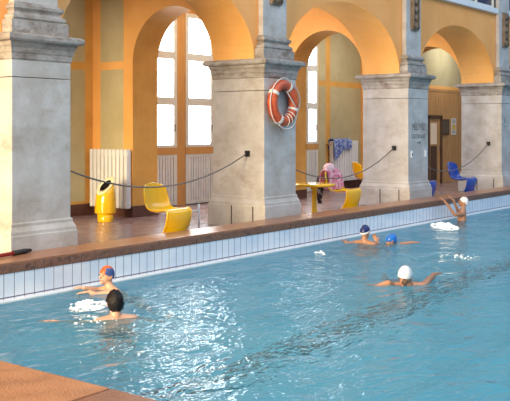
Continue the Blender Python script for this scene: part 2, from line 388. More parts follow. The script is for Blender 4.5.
# door in the partition
g = G(); X1, X2 = 23.62, 24.55
g.box(X1, X1 + 0.1, 11.68, 11.76, FLOOR, 1.83); g.box(X2 - 0.1, X2, 11.68, 11.76, FLOOR, 1.83); g.box(X1, X2, 11.68, 11.76, 1.75, 1.85)
d = struct('door_1', g, M['dark_wood'])
g = G(); g.box(X1 + 0.1, X2 - 0.1, 11.71, 11.745, FLOOR, 1.75); lf = g.build('door_leaf', M['wood'], d)
g = G(); g.box(X1 + 0.2, X2 - 0.34, 11.70, 11.715, 1.0, 1.62); g.build('door_pane', M['door_glass'], d)
g = G(); g.box(X1 + 0.2, X2 - 0.34, 11.70, 11.715, -0.05, 0.95); g.build('door_panel', M['dark_wood'], d)
g = G(); g.box(X2 - 0.2, X2 - 0.17, 11.695, 11.71, 0.78, 0.98); g.capsule((X2 - 0.185, 11.66, 0.9), (X2 - 0.28, 11.66, 0.9), 0.012, 0.012); g.capsule((X2 - 0.185, 11.70, 0.9), (X2 - 0.185, 11.66, 0.9), 0.01, 0.01)
g.build('door_handle', M['chrome'], d)

# tall windows with slatted lower panels in the back wall
def tall_window(n, x0, x1):
    y = YBACK - 0.002; g = G(); fw = 0.10
    g.box(x0, x0 + fw, y - 0.07, y, FLOOR + 0.02, 3.95); g.box(x1 - fw, x1, y - 0.07, y, FLOOR + 0.02, 3.95)
    for z0, z1 in ((3.85, 3.95), (2.93, 3.09), (1.96, 2.13)): g.box(x0 + fw, x1 - fw, y - 0.065, y, z0, z1)
    for z0, z1 in ((1.07, 1.13), (-0.15, -0.07), (0.86, 0.92)): g.box(x0 + fw, x1 - fw, y - 0.065, y, z0, z1)
    w = struct('window_%d' % n, g, M['grey_paint'])
    g = G(); g.box(x0 - 0.01, x1 + 0.01, y - 0.075, y - 0.01, 0.92, 1.07); g.build('transom', M['brown_wood'], w)
    for z0, z1 in ((1.13, 1.96), (2.13, 2.93), (3.09, 3.85)):
        g = G(); g.box(x0 + fw, x1 - fw, y - 0.035, y - 0.025, z0, z1); g.build('window_pane', M['daylight'], w)
    g = G(); k = max(4, round((x1 - x0) / 0.105)); ww = (x1 - x0 - 2 * fw) / k
    for q in range(k): g.box(x0 + fw + ww * q + 0.012, x0 + fw + ww * (q + 1) - 0.012, y - 0.06, y - 0.02, -0.07, 0.86, 0, 0.006)
    g.box(x0 + fw, x1 - fw, y - 0.02, y, -0.07, 0.86)
    g.build('slatted_panel', M['slat_paint'], w)
    g = G(); g.box(x1 - fw - 0.01, x1 - fw + 0.02, y - 0.10, y - 0.06, 1.42, 1.56); g.build('window_handle', M['dark_wood'], w)
tall_window(1, 13.16, 14.12); tall_window(2, 14.40, 15.33); tall_window(3, 19.02, 19.56)
g = G(); g.box(14.125, 14.395, YBACK - 0.06, YBACK - 0.002, FLOOR, 4.0)
struct('trim_window_post', g, M['brown_wood'])

# ================================================================== THE STONE PIERS
def pier(i, label):
    x = PX[i]; t = thing('stone_pier', label, 'pillar', (x + PW / 2, YF, FLOOR), 0, 'stone piers of the arcade')
    h = PW / 2; D = YBK - YF; z = -FLOOR          # z: local height of the curb level
    g = G(); e = 0.066
    g.box(-h - e, h + e, -e, D + e, 0, 0.2 + z, 0, 0.012)
    pl = g.build('plinth', M['stone'], t)
    for yy in (0.17, 0.62):
        g = G(); g.box(-h - e - 0.002, -h - e + 0.01, yy, yy + 0.025, 0.01, 0.19 + z)
        g.build('plinth_joint', M['joint'], pl)
    g = G(); g.rects([(0.2 + z, -h - 0.05, h + 0.05, -0.05, D + 0.05), (0.24 + z, -h - 0.05, h + 0.05, -0.05, D + 0.05), (0.30 + z, -h - 0.02, h + 0.02, -0.02, D + 0.02), (0.335 + z, -h - 0.02, h + 0.02, -0.02, D + 0.02), (0.35 + z, -h - 0.005, h + 0.005, -0.005, D + 0.005)])
    g.build('base_moulding', M['stone'], t)
    g = G(); g.box(-h, h, 0, D, 0.34 + z, 2.10 + z, 0, 0.008); g.box(-h, h, 0, D, 2.108 + z, 2.32 + z, 0, 0.006)
    g.build('shaft', M['stone'], t)
    g = G(); P = [(2.31, 0.0), (2.33, 0.014), (2.39, 0.014), (2.41, 0.026), (2.46, 0.03), (2.49, 0.052), (2.53, 0.06), (2.54, 0.115), (2.56, 0.128), (2.605, 0.128), (2.625, 0.10), (2.63, 0.09)]
    g.rects([(q + z, -h - e2, h + e2, -e2, D + e2) for q, e2 in P])
    g.build('cornice', M['stone_dk'], t)
    g = G(); P = [(2.63, 0.44, 0.02), (2.80, 0.44, 0.02), (2.81, 0.40, 0.05), (2.83, 0.41, 0.03), (2.86, 0.41, 0.03), (2.885, 0.37, 0.07), (2.91, 0.355, 0.085), (2.93, 0.37, 0.07), (2.95, 0.39, 0.045), (2.985, 0.39, 0.045), (3.0, 0.36, 0.08), (3.03, 0.345, 0.105)]
    g.rects([(q + z, -a, a, b, 0.208) for q, a, b in P])
    g.build('pilaster_base', M['stone_dk'], t)
    g = G(); g.box(-0.34, 0.34, 0.11, 0.208, 3.02 + z, 6.6 + z, 0, 0.008)
    ps = g.build('pilaster', M['stone'], t)
    g = G(); g.box(-0.15, 0.15, 0.06, 0.12, 3.56 + z, 4.45 + z, 0, 0.015)
    for k in range(5):
        zz = 3.66 + z + k * 0.17
        g.ellipsoid((0, 0.06, zz), 0.10 - 0.02 * (k % 2), 0.05, 0.075, nu=12, nv=6)
    for sx in (-1, 1): g.tube([(sx * 0.125, 0.05, 3.6 + z + q * 0.1 + 0.0) for q in range(9)], 0.025, 6)
    g.build('relief_plaque', M['plaque'], ps, 'dark ornamental relief plaque')
    return t
P1 = pier(1, 'massive grey stone pier at left edge with yellow bin to its right')
P2 = pier(2, 'grey stone pier carrying the orange lifebuoy on its pool face')
P3 = pier(3, 'stone pier with grey painted lettering on its pool face')
P4 = pier(4, 'stone pier at the right edge just beyond the blue chair')

P5 = pier(5, '')
for k in ('label', 'category', 'group'): del P5[k]
P5['kind'] = 'structure'; P5.name = 'pillar_far'
def text(name, body, size, loc, parent, m, sx=1.0):
    cu = bpy.data.curves.new(name, 'FONT'); cu.body = body; cu.size = size; cu.align_x = 'CENTER'; cu.align_y = 'CENTER'; cu.extrude = 0.002
    o = bpy.data.objects.new(name, cu); o.location = loc; o.rotation_euler = (PI / 2, 0, 0); o.scale = (sx, 1, 1)
    cu.materials.append(m); C.objects.link(o); o.parent = parent
    dg = bpy.context.evaluated_depsgraph_get(); me = bpy.data.meshes.new_from_object(o.evaluated_get(dg))
    n = bpy.data.objects.new(name, me); n.location = o.location; n.rotation_euler = o.rotation_euler; n.scale = o.scale; n.parent = parent
    if not me.materials: me.materials.append(m)
    C.objects.link(n); bpy.data.objects.remove(o); return n
text('lettering', 'MÉLYVÍZ', 0.21, (0.0, -0.003, 1.50 - FLOOR), P3, M['letter'], 0.74)
text('lettering', 'ÚSZÓKNAK', 0.125, (0.0, -0.003, 1.30 - FLOOR), P3, M['letter'], 0.95)
g = G(); g.box(-0.06, 0.06, -0.005, 0.0, 1.155 - FLOOR, 1.185 - FLOOR); g.add([(0.05, -0.005, 1.13 - FLOOR), (0.11, -0.005, 1.17 - FLOOR), (0.05, -0.005, 1.21 - FLOOR)], [(0, 1, 2)])
g.build('arrow_mark', M['letter'], P3)
text('lettering', '3', 0.17, (-0.27, -0.003, 1.66 - FLOOR), P4, M['teal'], 1.0)
g = G(); g.box(-0.30, -0.23, -0.004, 0, 1.50 - FLOOR, 1.53 - FLOOR); g.build('number_mark', M['teal'], P4)
for xx, lb in ((16.99, 'small white wall plate with dark dot left under the painted lettering'), (17.63, 'small white wall plate right under the painted lettering')):
    t = thing('wall_plate', lb, 'wall plate', (xx, YF, 0.93), 0, 'white plates on the lettered pier')
    g = G(); g.box(-0.04, 0.04, -0.02, 0, -0.075, 0.075, 0, 0.008); g.build('plate', M['white_paint'], t)
    if xx < 17.2: g = G(); g.box(-0.015, 0.02, -0.024, -0.018, -0.03, 0.02, 0, 0.003); g.build('switch', M['black'], t)

# ================================================================== FURNITURE
def s_chair(name, label, m):
    t = thing(name, label, 'chair')
    # profile: forward is -Y; (forward, z, half width, edge shift forward, edge shift up)
    pr = [(-0.285, 0.84, 0.13, 0.02, 0), (-0.283, 0.82, 0.185, 0.03, 0), (-0.276, 0.76, 0.225, 0.05, 0), (-0.262, 0.66, 0.245, 0.06, 0), (-0.242, 0.56, 0.25, 0.065, 0.01), (-0.212, 0.48, 0.248, 0.06, 0.03),
          (-0.155, 0.425, 0.245, 0.03, 0.05), (-0.06, 0.40, 0.243, 0, 0.05), (0.05, 0.40, 0.245, 0, 0.045), (0.14, 0.425, 0.25, 0, 0.03), (0.205, 0.455, 0.252, 0, 0.015), (0.255, 0.462, 0.253, -0.005, 0), (0.285, 0.44, 0.253, -0.012, 0),
          (0.298, 0.39, 0.253, -0.025, 0), (0.297, 0.32, 0.252, -0.035, 0), (0.290, 0.23, 0.25, -0.055, 0), (0.284, 0.14, 0.25, -0.10, 0), (0.282, 0.06, 0.252, -0.19, 0), (0.282, 0.012, 0.255, -0.28, 0)]
    g = G(); n = 12; rows = []
    for f, z, hw, ef, eu in pr:
        row = []
        for j in range(n + 1):
            u = -1 + 2 * j / n; k = abs(u) ** 2.6
            row.append((u * hw, -(f + ef * k), z + eu * k - (0.03 * k if z > 0.8 else 0)))
        rows.append(row)
    g.loft(rows, 0, True, cap=False, closed=False)
    o = g.build('moulded_shell', m, t)
    modify(o, ('SOLIDIFY', dict(thickness=0.024, offset=0)), ('SUBSURF', dict(levels=1, render_levels=2)))
    # rounded rim that stiffens the shell edge
    for sgn, nm in ((0, 'rim'), (-1, 'rim')):
        edge = [Vector(r[sgn if sgn else 0]) for r in rows]
        g = G(); g.tube(edge, 0.016, 8); g.build(nm, m, t)
    return t
yc = s_chair('cantilever_chair', 'yellow plastic S-shaped chair alone beside the yellow bin, empty', M['yellow'])
yc.location = (9.78, 9.10, FLOOR)
GY = 'yellow moulded chairs in the arcade'
yc['group'] = GY
dup(yc, (14.88, 9.20, FLOOR), 0, 'yellow S-shaped chair with pink clothing over its back, right of table', GY)
dup(yc, (18.78, 10.95, FLOOR), 1.0, 'yellow chair by the white radiator, half hidden behind the lettered pier', GY)
dup(yc, (14.22, 10.42, FLOOR), 0.0, 'yellow chair mostly hidden behind the lifebuoy pier, left of table', GY)
bc = s_chair('cantilever_chair', 'blue plastic S-shaped chair standing in the open beside the wooden wall', M['blue'])
bc.location = (19.98, 9.03, FLOOR); bc['group'] = 'blue moulded chairs at the far end'
dup(bc, (18.17, 9.2, FLOOR), 0.0, 'blue chair mostly hidden behind the lettered pier', 'blue moulded chairs at the far end')

t = thing('round_table', 'small round yellow table on one central post beside the lifebuoy pier', 'table', (13.95, 9.22, FLOOR))
g = G(); g.lathe([(0.02, 0.585), (0.30, 0.575), (0.37, 0.575), (0.392, 0.59), (0.395, 0.605), (0.385, 0.625), (0.36, 0.63), (0.1, 0.626), (0.005, 0.626)], 40); g.build('table_top', M['yellow'], t)
g = G(); g.lathe([(0.075, 0.03), (0.055, 0.10), (0.045, 0.3), (0.05, 0.5), (0.09, 0.58)], 20); g.build('post', M['yellow'], t)
g = G(); g.lathe([(0.24, 0), (0.25, 0.01), (0.24, 0.025), (0.1, 0.05), (0.06, 0.07)], 28); g.build('base', M['yellow'], t)

t = thing('waste_bin', 'yellow cylindrical waste bin with slanted cream opening in front of radiator', 'bin', (11.04, 11.72, FLOOR), -0.55)
g = G(); n = 28; slope = 0.85
def oval(r, zc, tilt): return [(r * math.cos(2 * PI * j / n), r * math.sin(2 * PI * j / n), zc + tilt * r * (-math.cos(2 * PI * j / n))) for j in range(n)]
# the rim is cut at a slant: high at -X side
rot = 0.55
def oval2(r, zc, tilt): return [(r * math.cos(2 * PI * j / n), r * math.sin(2 * PI * j / n), zc + tilt * r * math.cos(2 * PI * j / n - rot)) for j in range(n)]
g.loft([oval2(0.185, 0.15, 0), oval2(0.192, 0.17, 0), oval2(0.178, 0.38, 0), oval2(0.165, 0.50, 0.25), oval2(0.152, 0.63, 0.95)], 0, True)
g.build('body', M['yellow'], t)
g = G(); g.loft([oval2(0.135, 0.0, 0), oval2(0.14, 0.01, 0), oval2(0.145, 0.16, 0)]); g.build('foot', M['yellow'], t)
g = G(); g.loft([oval2(0.156, 0.625, 0.95), oval2(0.162, 0.635, 0.95), oval2(0.150, 0.645, 0.95), oval2(0.10, 0.645, 0.95), oval2(0.095, 0.63, 0.95)], 0, True, cap=False); cr = g.build('rim', M['cream'], t, 'cream oval rim')
g = G(); g.loft([oval2(0.10, 0.637, 0.95), oval2(0.01, 0.637, 0.95)]); g.build('opening', M['black'], t, 'dark oval opening')

def radiator(label, loc, rz, width, n, h):
    t = thing('radiator', label, 'radiator', loc, rz)
    w = width / n
    for k in range(n):
        x = -width / 2 + w * k
        g = G(); g.box(x + 0.014, x + w - 0.014, -0.16, -0.04, 0.0, h, 0, 0.022); g.box(x + 0.002, x + w - 0.002, -0.13, -0.07, 0.05, 0.12); g.box(x + 0.002, x + w - 0.002, -0.13, -0.07, h - 0.12, h - 0.05)
        g.build('section', M['white_paint'], t)
    for z in (0.08, h - 0.08):
        g = G(); g.tube([(-width / 2 + 0.01, -0.1, z), (-width / 2 - 0.05, -0.1, z), (-width / 2 - 0.07, -0.08, z), (-width / 2 - 0.07, 0.0, z)], 0.016, 8); g.build('pipe', M['brown_wood'], t)
    for sx in (-1, 1):
        g = G(); g.box(sx * width * 0.3 - 0.015, sx * width * 0.3 + 0.015, -0.05, 0.0, h * 0.75, h * 0.8); g.build('wall_bracket', M['grey_paint'], t)
    return t
radiator('tall white column radiator behind the yellow bin', (PX[2] - 0.006, 12.30, 0.0), -PI / 2, 1.02, 10, 1.09)
radiator('tall white column radiator with a blue towel over its top', (20.78, YBACK - 0.006, 0.05), 0, 1.34, 11, 1.08)

# towel over the second radiator
g = G(); rows = []; n = 22
for k in range(17):
    row = []
    for j in range(n + 1):
        u = j / n; x = 20.10 + 0.94 * u
        drop = 0.32 * (1 - u) ** 1.5 + 0.20 + 0.05 * math.sin(u * 9)
        s_ = k / 16.0; fold = 0.022 * math.sin(u * 22 + 3 * s_) * min(1, abs(s_ - 0.3) * 4)
        if s_ < 0.22: p = (x, YBACK - 0.03, 1.16 - 0.25 * (0.22 - s_) / 0.22)
        elif s_ < 0.38:
            q = (s_ - 0.22) / 0.16 * PI; p = (x, YBACK - 0.11 + 0.078 * math.cos(q), 1.165 + 0.03 * math.sin(q) + 0.012 * math.sin(u * 17))
        else:
            q = (s_ - 0.38) / 0.62; p = (x + 0.05 * q * (0.5 - u), YBACK - 0.19 - 0.02 * q - abs(fold), 1.165 - drop * q)
        row.append(p)
    rows.append(row)
g.loft(rows, 0, True, cap=False, closed=False)
o = g.build('towel', M['towel']); tag(o, 'patterned blue towel draped over the far white radiator', 'towel')
modify(o, ('SOLIDIFY', dict(thickness=0.012, offset=0)), ('SUBSURF', dict(levels=1, render_levels=1)))

# pink clothing hung over the back of the second yellow chair (chair stands at 15.02, 9.03)
cx, cy = 14.88, 9.20
t = thing('pink_jacket', 'pink and white hooded child\'s jacket hung over a yellow chair back', 'jacket', (cx + 0.06, cy + 0.29, FLOOR + 0.84))
def local_noise(p, s, a): return Vector(p) + Vector((noise.noise(Vector(p) * s), noise.noise(Vector(p) * s + Vector((7, 1, 3))), noise.noise(Vector(p) * s + Vector((2, 9, 5))))) * a
g = G(); rows = []; n = 18
for k in range(15):
    s_ = k / 14.0; row = []
    for j in range(n + 1):
        u = -1 + 2 * j / n; w = 0.26 - 0.04 * abs(s_ - 0.5); q = (s_ - 0.5) * 2
        y = 0.085 * math.tanh(q * 5) ; z = 0.03 - 0.36 * abs(q) ** 1.3 * (1 if q > 0 else 1.15) - 0.03 * u * u
        p = (u * w, y + (0.05 * (-q) if q < 0 else 0.03 * q) - 0.02 * math.sin(u * 8) * abs(q) - (0.12 * max(0, -q)), z)
        row.append(local_noise(p, 7, 0.025))
    rows.append(row)
g.loft(rows, 0, True, cap=False, closed=False); o = g.build('jacket_body', M['pink'], t)
modify(o, ('SOLIDIFY', dict(thickness=0.03, offset=0)), ('SUBSURF', dict(levels=1, render_levels=2)))
g = G(); g.ellipsoid((-0.06, 0.0, 0.02), 0.125, 0.115, 0.105, fn=lambda p: Vector((p.x, p.y, p.z if p.z > -0.4 else -0.4)) + Vector((noise.noise(p * 2.5),) * 3) * 0.12)
o = g.build('hood', M['pink_pale'], t, 'pale pink rounded hood'); modify(o, ('SUBSURF', dict(levels=1, render_levels=1)))
for xx, ln, m in ((-0.19, 0.60, 'dark_cloth'), (-0.05, 0.66, 'dark_cloth'), (0.15, 0.40, 'pink')):
    g = G(); g.tube([local_noise((xx + 0.02 * math.sin(q), 0.15 + 0.01 * q, -0.12 - (ln - 0.12) * q / 6), 6, 0.03) for q in range(7)], [0.05, 0.058, 0.055, 0.05, 0.048, 0.046, 0.04], 10)
    g.build('sleeve', M[m], t)

# lifebuoy on the second pier
bx, by, bz = PX[2] + 0.395, 8.69, 1.905
t = thing('lifebuoy', 'orange lifebuoy with white bands and rope hung on the second stone pier', 'lifebuoy', (bx, by, bz))
R_, r_ = 0.30, 0.088
g = G(); rings = []
for k in range(49):
    a = 2 * PI * k / 48
    rings.append([((R_ + r_ * math.cos(b)) * math.cos(a), r_ * 0.95 * math.sin(b), (R_ + r_ * math.cos(b)) * math.sin(a)) for b in [2 * PI * j / 16 for j in range(16)]])
g.loft(rings, 0, True, cap=False); g.build('ring', M['buoy'], t)
bands = [math.radians(q) for q in (150, 62, -22, -115)]
for a0 in bands:
    g = G(); rings = []
    for k in range(6):
        a = a0 + (k - 2.5) * 0.036
        rings.append([((R_ + (r_ + 0.006) * math.cos(b)) * math.cos(a), (r_ + 0.006) * 0.95 * math.sin(b), (R_ + (r_ + 0.006) * math.cos(b)) * math.sin(a)) for b in [2 * PI * j / 16 for j in range(16)]])
    g.loft(rings, 0, True); g.build('band', M['white_cloth'], t)
for q in range(4):
    a0, a1 = bands[q], bands[(q + 1) % 4]
    if a1 > a0: a1 -= 2 * PI
    pts = []
    for k in range(15):
        s_ = k / 14; a = a0 + (a1 - a0) * s_; rr = R_ + r_ + 0.012 + 0.03 * math.sin(PI * s_)
        pts.append((rr * math.cos(a), -0.03 - 0.02 * math.sin(PI * s_), rr * math.sin(a) - 0.015 * math.sin(PI * s_)))
    g = G(); g.tube(pts, 0.009, 8); g.build('grab_rope', M['white_cloth'], t)
g = G()
for a0 in (-0.75, -1.05, -1.35):
    rad = r_ + 0.014; g.tube([((R_ + rad * math.cos(b)) * math.cos(a0 + 0.08 * math.sin(b)), rad * math.sin(b), (R_ + rad * math.cos(b)) * math.sin(a0 + 0.08 * math.sin(b))) for b in [2 * PI * j / 14 for j in range(14)]], 0.008, 6, closed=True)
g.tube([(0.22, -0.10, -0.06), (0.12, -0.03, 0.14), (0.06, 0.0, 0.24)], 0.01, 6)
g.build('lashing', M['white_cloth'], t)
g = G(); g.tube([(-0.08 + 0.14 * math.sin(q * PI / 8) * 1.0 - 0.02 * q / 8, 0.05, -0.34 - 0.16 * math.sin(q * PI / 8)) for q in range(9)], 0.006, 6); g.build('hanging_cord', M['rope'], t)
g = G(); g.tube([(0, 0.10, 0.235), (0, -0.02, 0.225), (0, -0.05, 0.235), (0, -0.055, 0.26)], 0.012, 6); g.build('hook', M['black'], t)

# barrier ropes between the piers
def rope(i, z0, z1, sag, yy, label):
    xa, xb = PX[i] + PW, PX[i + 1]
    t = thing('barrier_rope', label, 'rope', (xa, yy, z0), 0, 'barrier ropes between the piers')
    L = xb - xa - 0.06; pts = []
    for k in range(33):
        s_ = k / 32; pts.append((0.03 + L * s_, 0, (z1 - z0) * s_ - sag * 4 * s_ * (1 - s_)))
    g = G(); g.tube(pts, 0.0115, 8); g.build('rope', M['rope'], t)
    for x, zz in ((0, 0), (L + 0.06, z1 - z0)):
        s_ = 1 if x == 0 else -1
        g = G(); g.box(min(x, x + s_ * 0.02), max(x, x + s_ * 0.02), -0.05, 0.05, zz - 0.05, zz + 0.05, 0, 0.004); g.tube([(x + s_ * 0.02, 0, zz + 0.02), (x + s_ * 0.05, 0, zz + 0.02), (x + s_ * 0.05, 0, zz - 0.03), (x + s_ * 0.025, 0, zz - 0.03)], 0.012, 6)
        g.build('wall_bracket', M['black'], t)
rope(1, 1.02, 1.06, 0.42, 9.13, 'dark barrier rope sagging in front of yellow bin and chair')
rope(2, 0.90, 1.06, 0.45, 9.12, 'dark barrier rope sagging above the yellow round table')
rope(3, 0.80, 1.08, 0.46, 9.14, 'barrier rope sagging in front of the wooden wall and blue chair')

# low white tubular stand beside the plinth of the lifebuoy pier
t = thing('tube_stand', 'low white tubular stand between yellow chair and lifebuoy pier', 'stand', (11.02, 9.66, FLOOR))
g = G(); g.tube([(0.16, 0, 0), (0.16, 0, 0.41)], 0.018, 8); g.build('leg', M['white_paint'], t)
g = G(); g.tube([(-0.30, 0, 0), (-0.30, 0, 0.31)], 0.018, 8); g.build('leg', M['white_paint'], t)
g = G(); g.tube([(-0.30, 0, 0.30), (0.16, 0, 0.30)], 0.016, 8); g.build('crossbar', M['white_paint'], t)

# pole on the curb
t = thing('pole', 'red pole with black tip lying on the curb by left pier', 'pole', (6.2, 8.52, 0))
g = G(); g.tube([(-0.9, -0.17, 0.028), (0.42, 0.06, 0.028)], 0.024, 10); g.build('shaft', M['red'], t)
g = G(); g.tube([(0.42, 0.06, 0.03), (0.62, 0.095, 0.03), (0.72, 0.112, 0.03)], [0.03, 0.03, 0.02], 10); g.build('tip', M['black'], t)

# notices on the wooden partition
t = thing('notice_board', 'dark framed notice board on the wooden wall beside the door', 'notice board', (24.84, 11.75, 1.5))
g = G(); g.box(-0.28, 0.28, -0.03, 0, -0.24, 0.24, 0, 0.01); g.build('frame', M['dark_wood'], t)
g = G(); g.box(-0.22, 0.22, -0.034, -0.028, -0.18, 0.18); bo = g.build('board', M['dark_board'], t)
t = thing('notice', 'narrow white and yellow notice right of the dark notice board', 'notice', (25.46, 11.75, 1.52))
g = G(); g.box(-0.17, 0.17, -0.012, 0, -0.25, 0.25, 0, 0.003); g.build('sheet', M['paper'], t)
g = G(); g.box(-0.12, 0.12, -0.016, -0.011, -0.1, 0.06); g.build('panel', M['yellow_paper'], t)
for z in (0.19, 0.14, 0.1, -0.15, -0.19):
    g = G(); g.box(-0.11, 0.11, -0.016, -0.011, z, z + 0.018); g.build('text_line', M['letter'], t)

# ================================================================== PEOPLE
def person(name, label, head, face, up, neck, chest, pelvis, rgt, sh, arms, legs, m, scale=1.0, voxel=0.0075, tr=True, chestr=(0.135, 0.10)):
    """head/neck/chest/pelvis: points; face, up: head axes; rgt: shoulder axis; arms: [(side, elbow, wrist, hand_dir, palm_up, curl)]; legs: [(knee, ankle, toe)]"""
    head, neck, chest, pelvis, rgt = map(Vector, (head, neck, chest, pelvis, rgt)); rgt.normalize()
    Z = Vector(up).normalized(); F = Vector(face); F = (F - Z * F.dot(Z)).normalized(); Rr = F.cross(Z)
    s = scale; g = G()
    def H(x, y, z): return head + (Rr * x + F * y + Z * z) * s
    def headfn(p):
        q = p.copy()
        if p.z < 0: q.x *= 1 - 0.30 * (-p.z) ** 1.3; q.y *= 1 - 0.10 * (-p.z)
        if p.z < 0 and p.y < 0: q.y *= 1 - 0.35 * (-p.z)
        if p.y > 0.75: q.y *= 0.97
        return q
    g.ellipsoid(head, 0.074 * s, 0.093 * s, 0.115 * s, Rr, F, Z, 28, 18, fn=headfn)
    g.capsule(H(0, 0.088, 0.012), H(0, 0.108, -0.022), 0.010 * s, 0.016 * s, 8)          # nose
    g.capsule(H(-0.03, 0.078, 0.030), H(0.03, 0.078, 0.030), 0.014 * s, 0.014 * s, 8)    # brow
    g.ellipsoid(H(0, 0.072, -0.085), 0.028 * s, 0.022 * s, 0.02 * s, Rr, F, Z, 12, 8)    # chin
    g.ellipsoid(H(0, 0.083, -0.055), 0.026 * s, 0.014 * s, 0.013 * s, Rr, F, Z, 12, 8)   # mouth
    for e in (-1, 1): g.ellipsoid(H(e * 0.076, -0.008, -0.005), 0.011 * s, 0.022 * s, 0.034 * s, Rr, F, Z, 10, 8)
    g.capsule(H(0, -0.015, -0.06), neck, 0.050 * s, 0.056 * s)
    dn = (chest - neck).normalized(); bk = rgt.cross(dn).normalized()
    # torso as rows of ellipses
    ax = [neck + dn * 0.01, neck + dn * 0.05 * s, chest, chest.lerp(pelvis, 0.45), chest.lerp(pelvis, 0.75), pelvis, pelvis + (pelvis - chest).normalized() * 0.06 * s]
    W = [0.06, 0.145, chestr[0] + 0.03, 0.135, 0.14, 0.155, 0.12]; Dp = [0.05, 0.075, chestr[1], 0.085, 0.09, 0.10, 0.07]
    rings = []
    for c, w, d in zip(ax, W, Dp):
        rings.append([c + rgt * w * s * math.cos(2 * PI * j / 20) + bk * d * s * math.sin(2 * PI * j / 20) for j in range(20)])
    g.loft(rings)
    for side, el, wr, hd, pu, curl in arms:
        shp = neck + dn * 0.055 * s + rgt * side * sh * s; el = Vector(el); wr = Vector(wr); hd = Vector(hd).normalized(); pu = Vector(pu).normalized()
        g.capsule(neck + dn * 0.02 * s, shp, 0.055 * s, 0.056 * s); g.capsule(neck + dn * 0.12 * s, shp, 0.08 * s, 0.056 * s)
        g.capsule(shp, el, 0.052 * s, 0.038 * s); g.capsule(el, wr, 0.039 * s, 0.025 * s)
        sd = hd.cross(pu).normalized()
        pc = wr + hd * 0.05 * s
        g.ellipsoid(pc, 0.040 * s, 0.052 * s, 0.016 * s, sd, hd, pu, 12, 8)
        for q, (off, ln) in enumerate(((-0.030, 0.066), (-0.010, 0.076), (0.010, 0.072), (0.029, 0.056))):
            a = wr + hd * 0.088 * s + sd * off * s
            b = a + (hd + sd * off * 4).normalized() * ln * 0.5 * s; c = b + (hd * (1 - curl) - pu * curl + sd * off * 3).normalized() * ln * 0.5 * s
            g.capsule(a, b, 0.0098 * s, 0.009 * s, 8); g.capsule(b, c, 0.009 * s, 0.0075 * s, 8)
        ts = -side
        a = wr + hd * 0.03 * s + sd * ts * 0.034 * s; b = a + (hd * 0.6 + sd * ts * 0.8).normalized() * 0.035 * s; c = b + (hd * 0.9 + sd * ts * 0.3 - pu * curl).normalized() * 0.03 * s
        g.capsule(a, b, 0.012 * s, 0.011 * s, 8); g.capsule(b, c, 0.011 * s, 0.009 * s, 8)
    for q, (kn, an, toe) in enumerate(legs):
        hp = pelvis + rgt * (0.085 if q else -0.085) * s; kn = Vector(kn); an = Vector(an); toe = Vector(toe)
        g.capsule(hp, kn, 0.078 * s, 0.05 * s); g.capsule(kn, kn.lerp(an, 0.35), 0.050 * s, 0.053 * s); g.capsule(kn.lerp(an, 0.3), an, 0.053 * s, 0.034 * s); g.capsule(an, toe, 0.034 * s, 0.022 * s)
    raw = g.build(name + '_raw', m)
    modify(raw, ('REMESH', dict(mode='VOXEL', voxel_size=voxel, use_smooth_shade=True)), ('SMOOTH', dict(factor=0.5, iterations=5)))
    dg = bpy.context.evaluated_depsgraph_get(); me = bpy.data.meshes.new_from_object(raw.evaluated_get(dg))
    me.name = name; bpy.data.objects.remove(raw)
    o = bpy.data.objects.new(name, me); C.objects.link(o)
    if not me.materials: me.materials.append(m)
    me.polygons.foreach_set('use_smooth', [True] * len(me.polygons))
    tag(o, label, 'person')
    for e in (-1, 1):
        k = G(); k.ellipsoid(H(e * 0.031, 0.0865, 0.008), 0.013 * s, 0.007 * s, 0.007 * s, Rr, F, Z, 10, 6); k.build('eye', M['eye'], o)
    k = G(); k.ellipsoid(H(0, 0.094, -0.056), 0.022 * s, 0.006 * s, 0.007 * s, Rr, F, Z, 10, 6); k.build('mouth', M['lips'], o)
    if tr:
        k = G(); k.capsule(pelvis + (chest - pelvis).normalized() * 0.05 * s, pelvis, 0.15 * s, 0.15 * s)
        for q, (kn, an, toe) in enumerate(legs):
            hp = pelvis + rgt * (0.085 if q else -0.085) * s; k.capsule(hp, hp.lerp(Vector(kn), 0.45), 0.10 * s, 0.085 * s)
        rw = k.build('swim_trunks', M['trunks'], o)
        modify(rw, ('REMESH', dict(mode='VOXEL', voxel_size=0.015, use_smooth_shade=True)))
    return o, H, (Rr, F, Z), s
def cap(o, H, ax, s, mats, name='swim_cap', front=0.035, back=-0.045, rx=0.081, ry=0.100, rz=0.122, two=None, rough=0.0, label=None):
    """dome over the skull whose lower edge runs from brow to nape"""
    Rr, F, Z = ax; c = H(0, 0, 0); g = G(); n, k = 36, 12; rings = []
    for i in range(k + 1):
        ring = []
        for j in range(n):
            a = 2 * PI * j / n; fy = math.sin(a)
            zl = back + (front - back) * (0.5 + 0.5 * fy)
            ph0 = math.asin(max(-0.95, min(0.95, zl / rz))); ph = PI / 2 * 0.985 + (ph0 - PI / 2 * 0.985) * i / k
            p = Vector((math.cos(ph) * math.cos(a), math.cos(ph) * math.sin(a), math.sin(ph)))
            if p.z < 0 and p.y < 0: p.y *= 1 - 0.25 * (-p.z)
            q = 1 + (rough * noise.noise(p * 6) if rough else 0)
            ring.append(c + (Rr * p.x * rx + F * p.y * ry + Z * p.z * rz) * s * q)
        rings.append(ring)
    g.loft(rings, 0, True, cap=False)
    if two:
        nf = 0
        for i in range(k):
            for j in range(n): g.mi[nf] = two((i + 0.5) / k, 2 * PI * (j + 0.5) / n); nf += 1
    g.add(rings[0], [tuple(range(n))], g.mi[0], True)
    ob = g.build(name, mats, o, label); modify(ob, ('SOLIDIFY', dict(thickness=0.004, offset=0)))
    return ob
def at(r, f, z): return RV * r + FV * f + Vector((0, 0, z))
Zup = Vector((0, 0, 1))

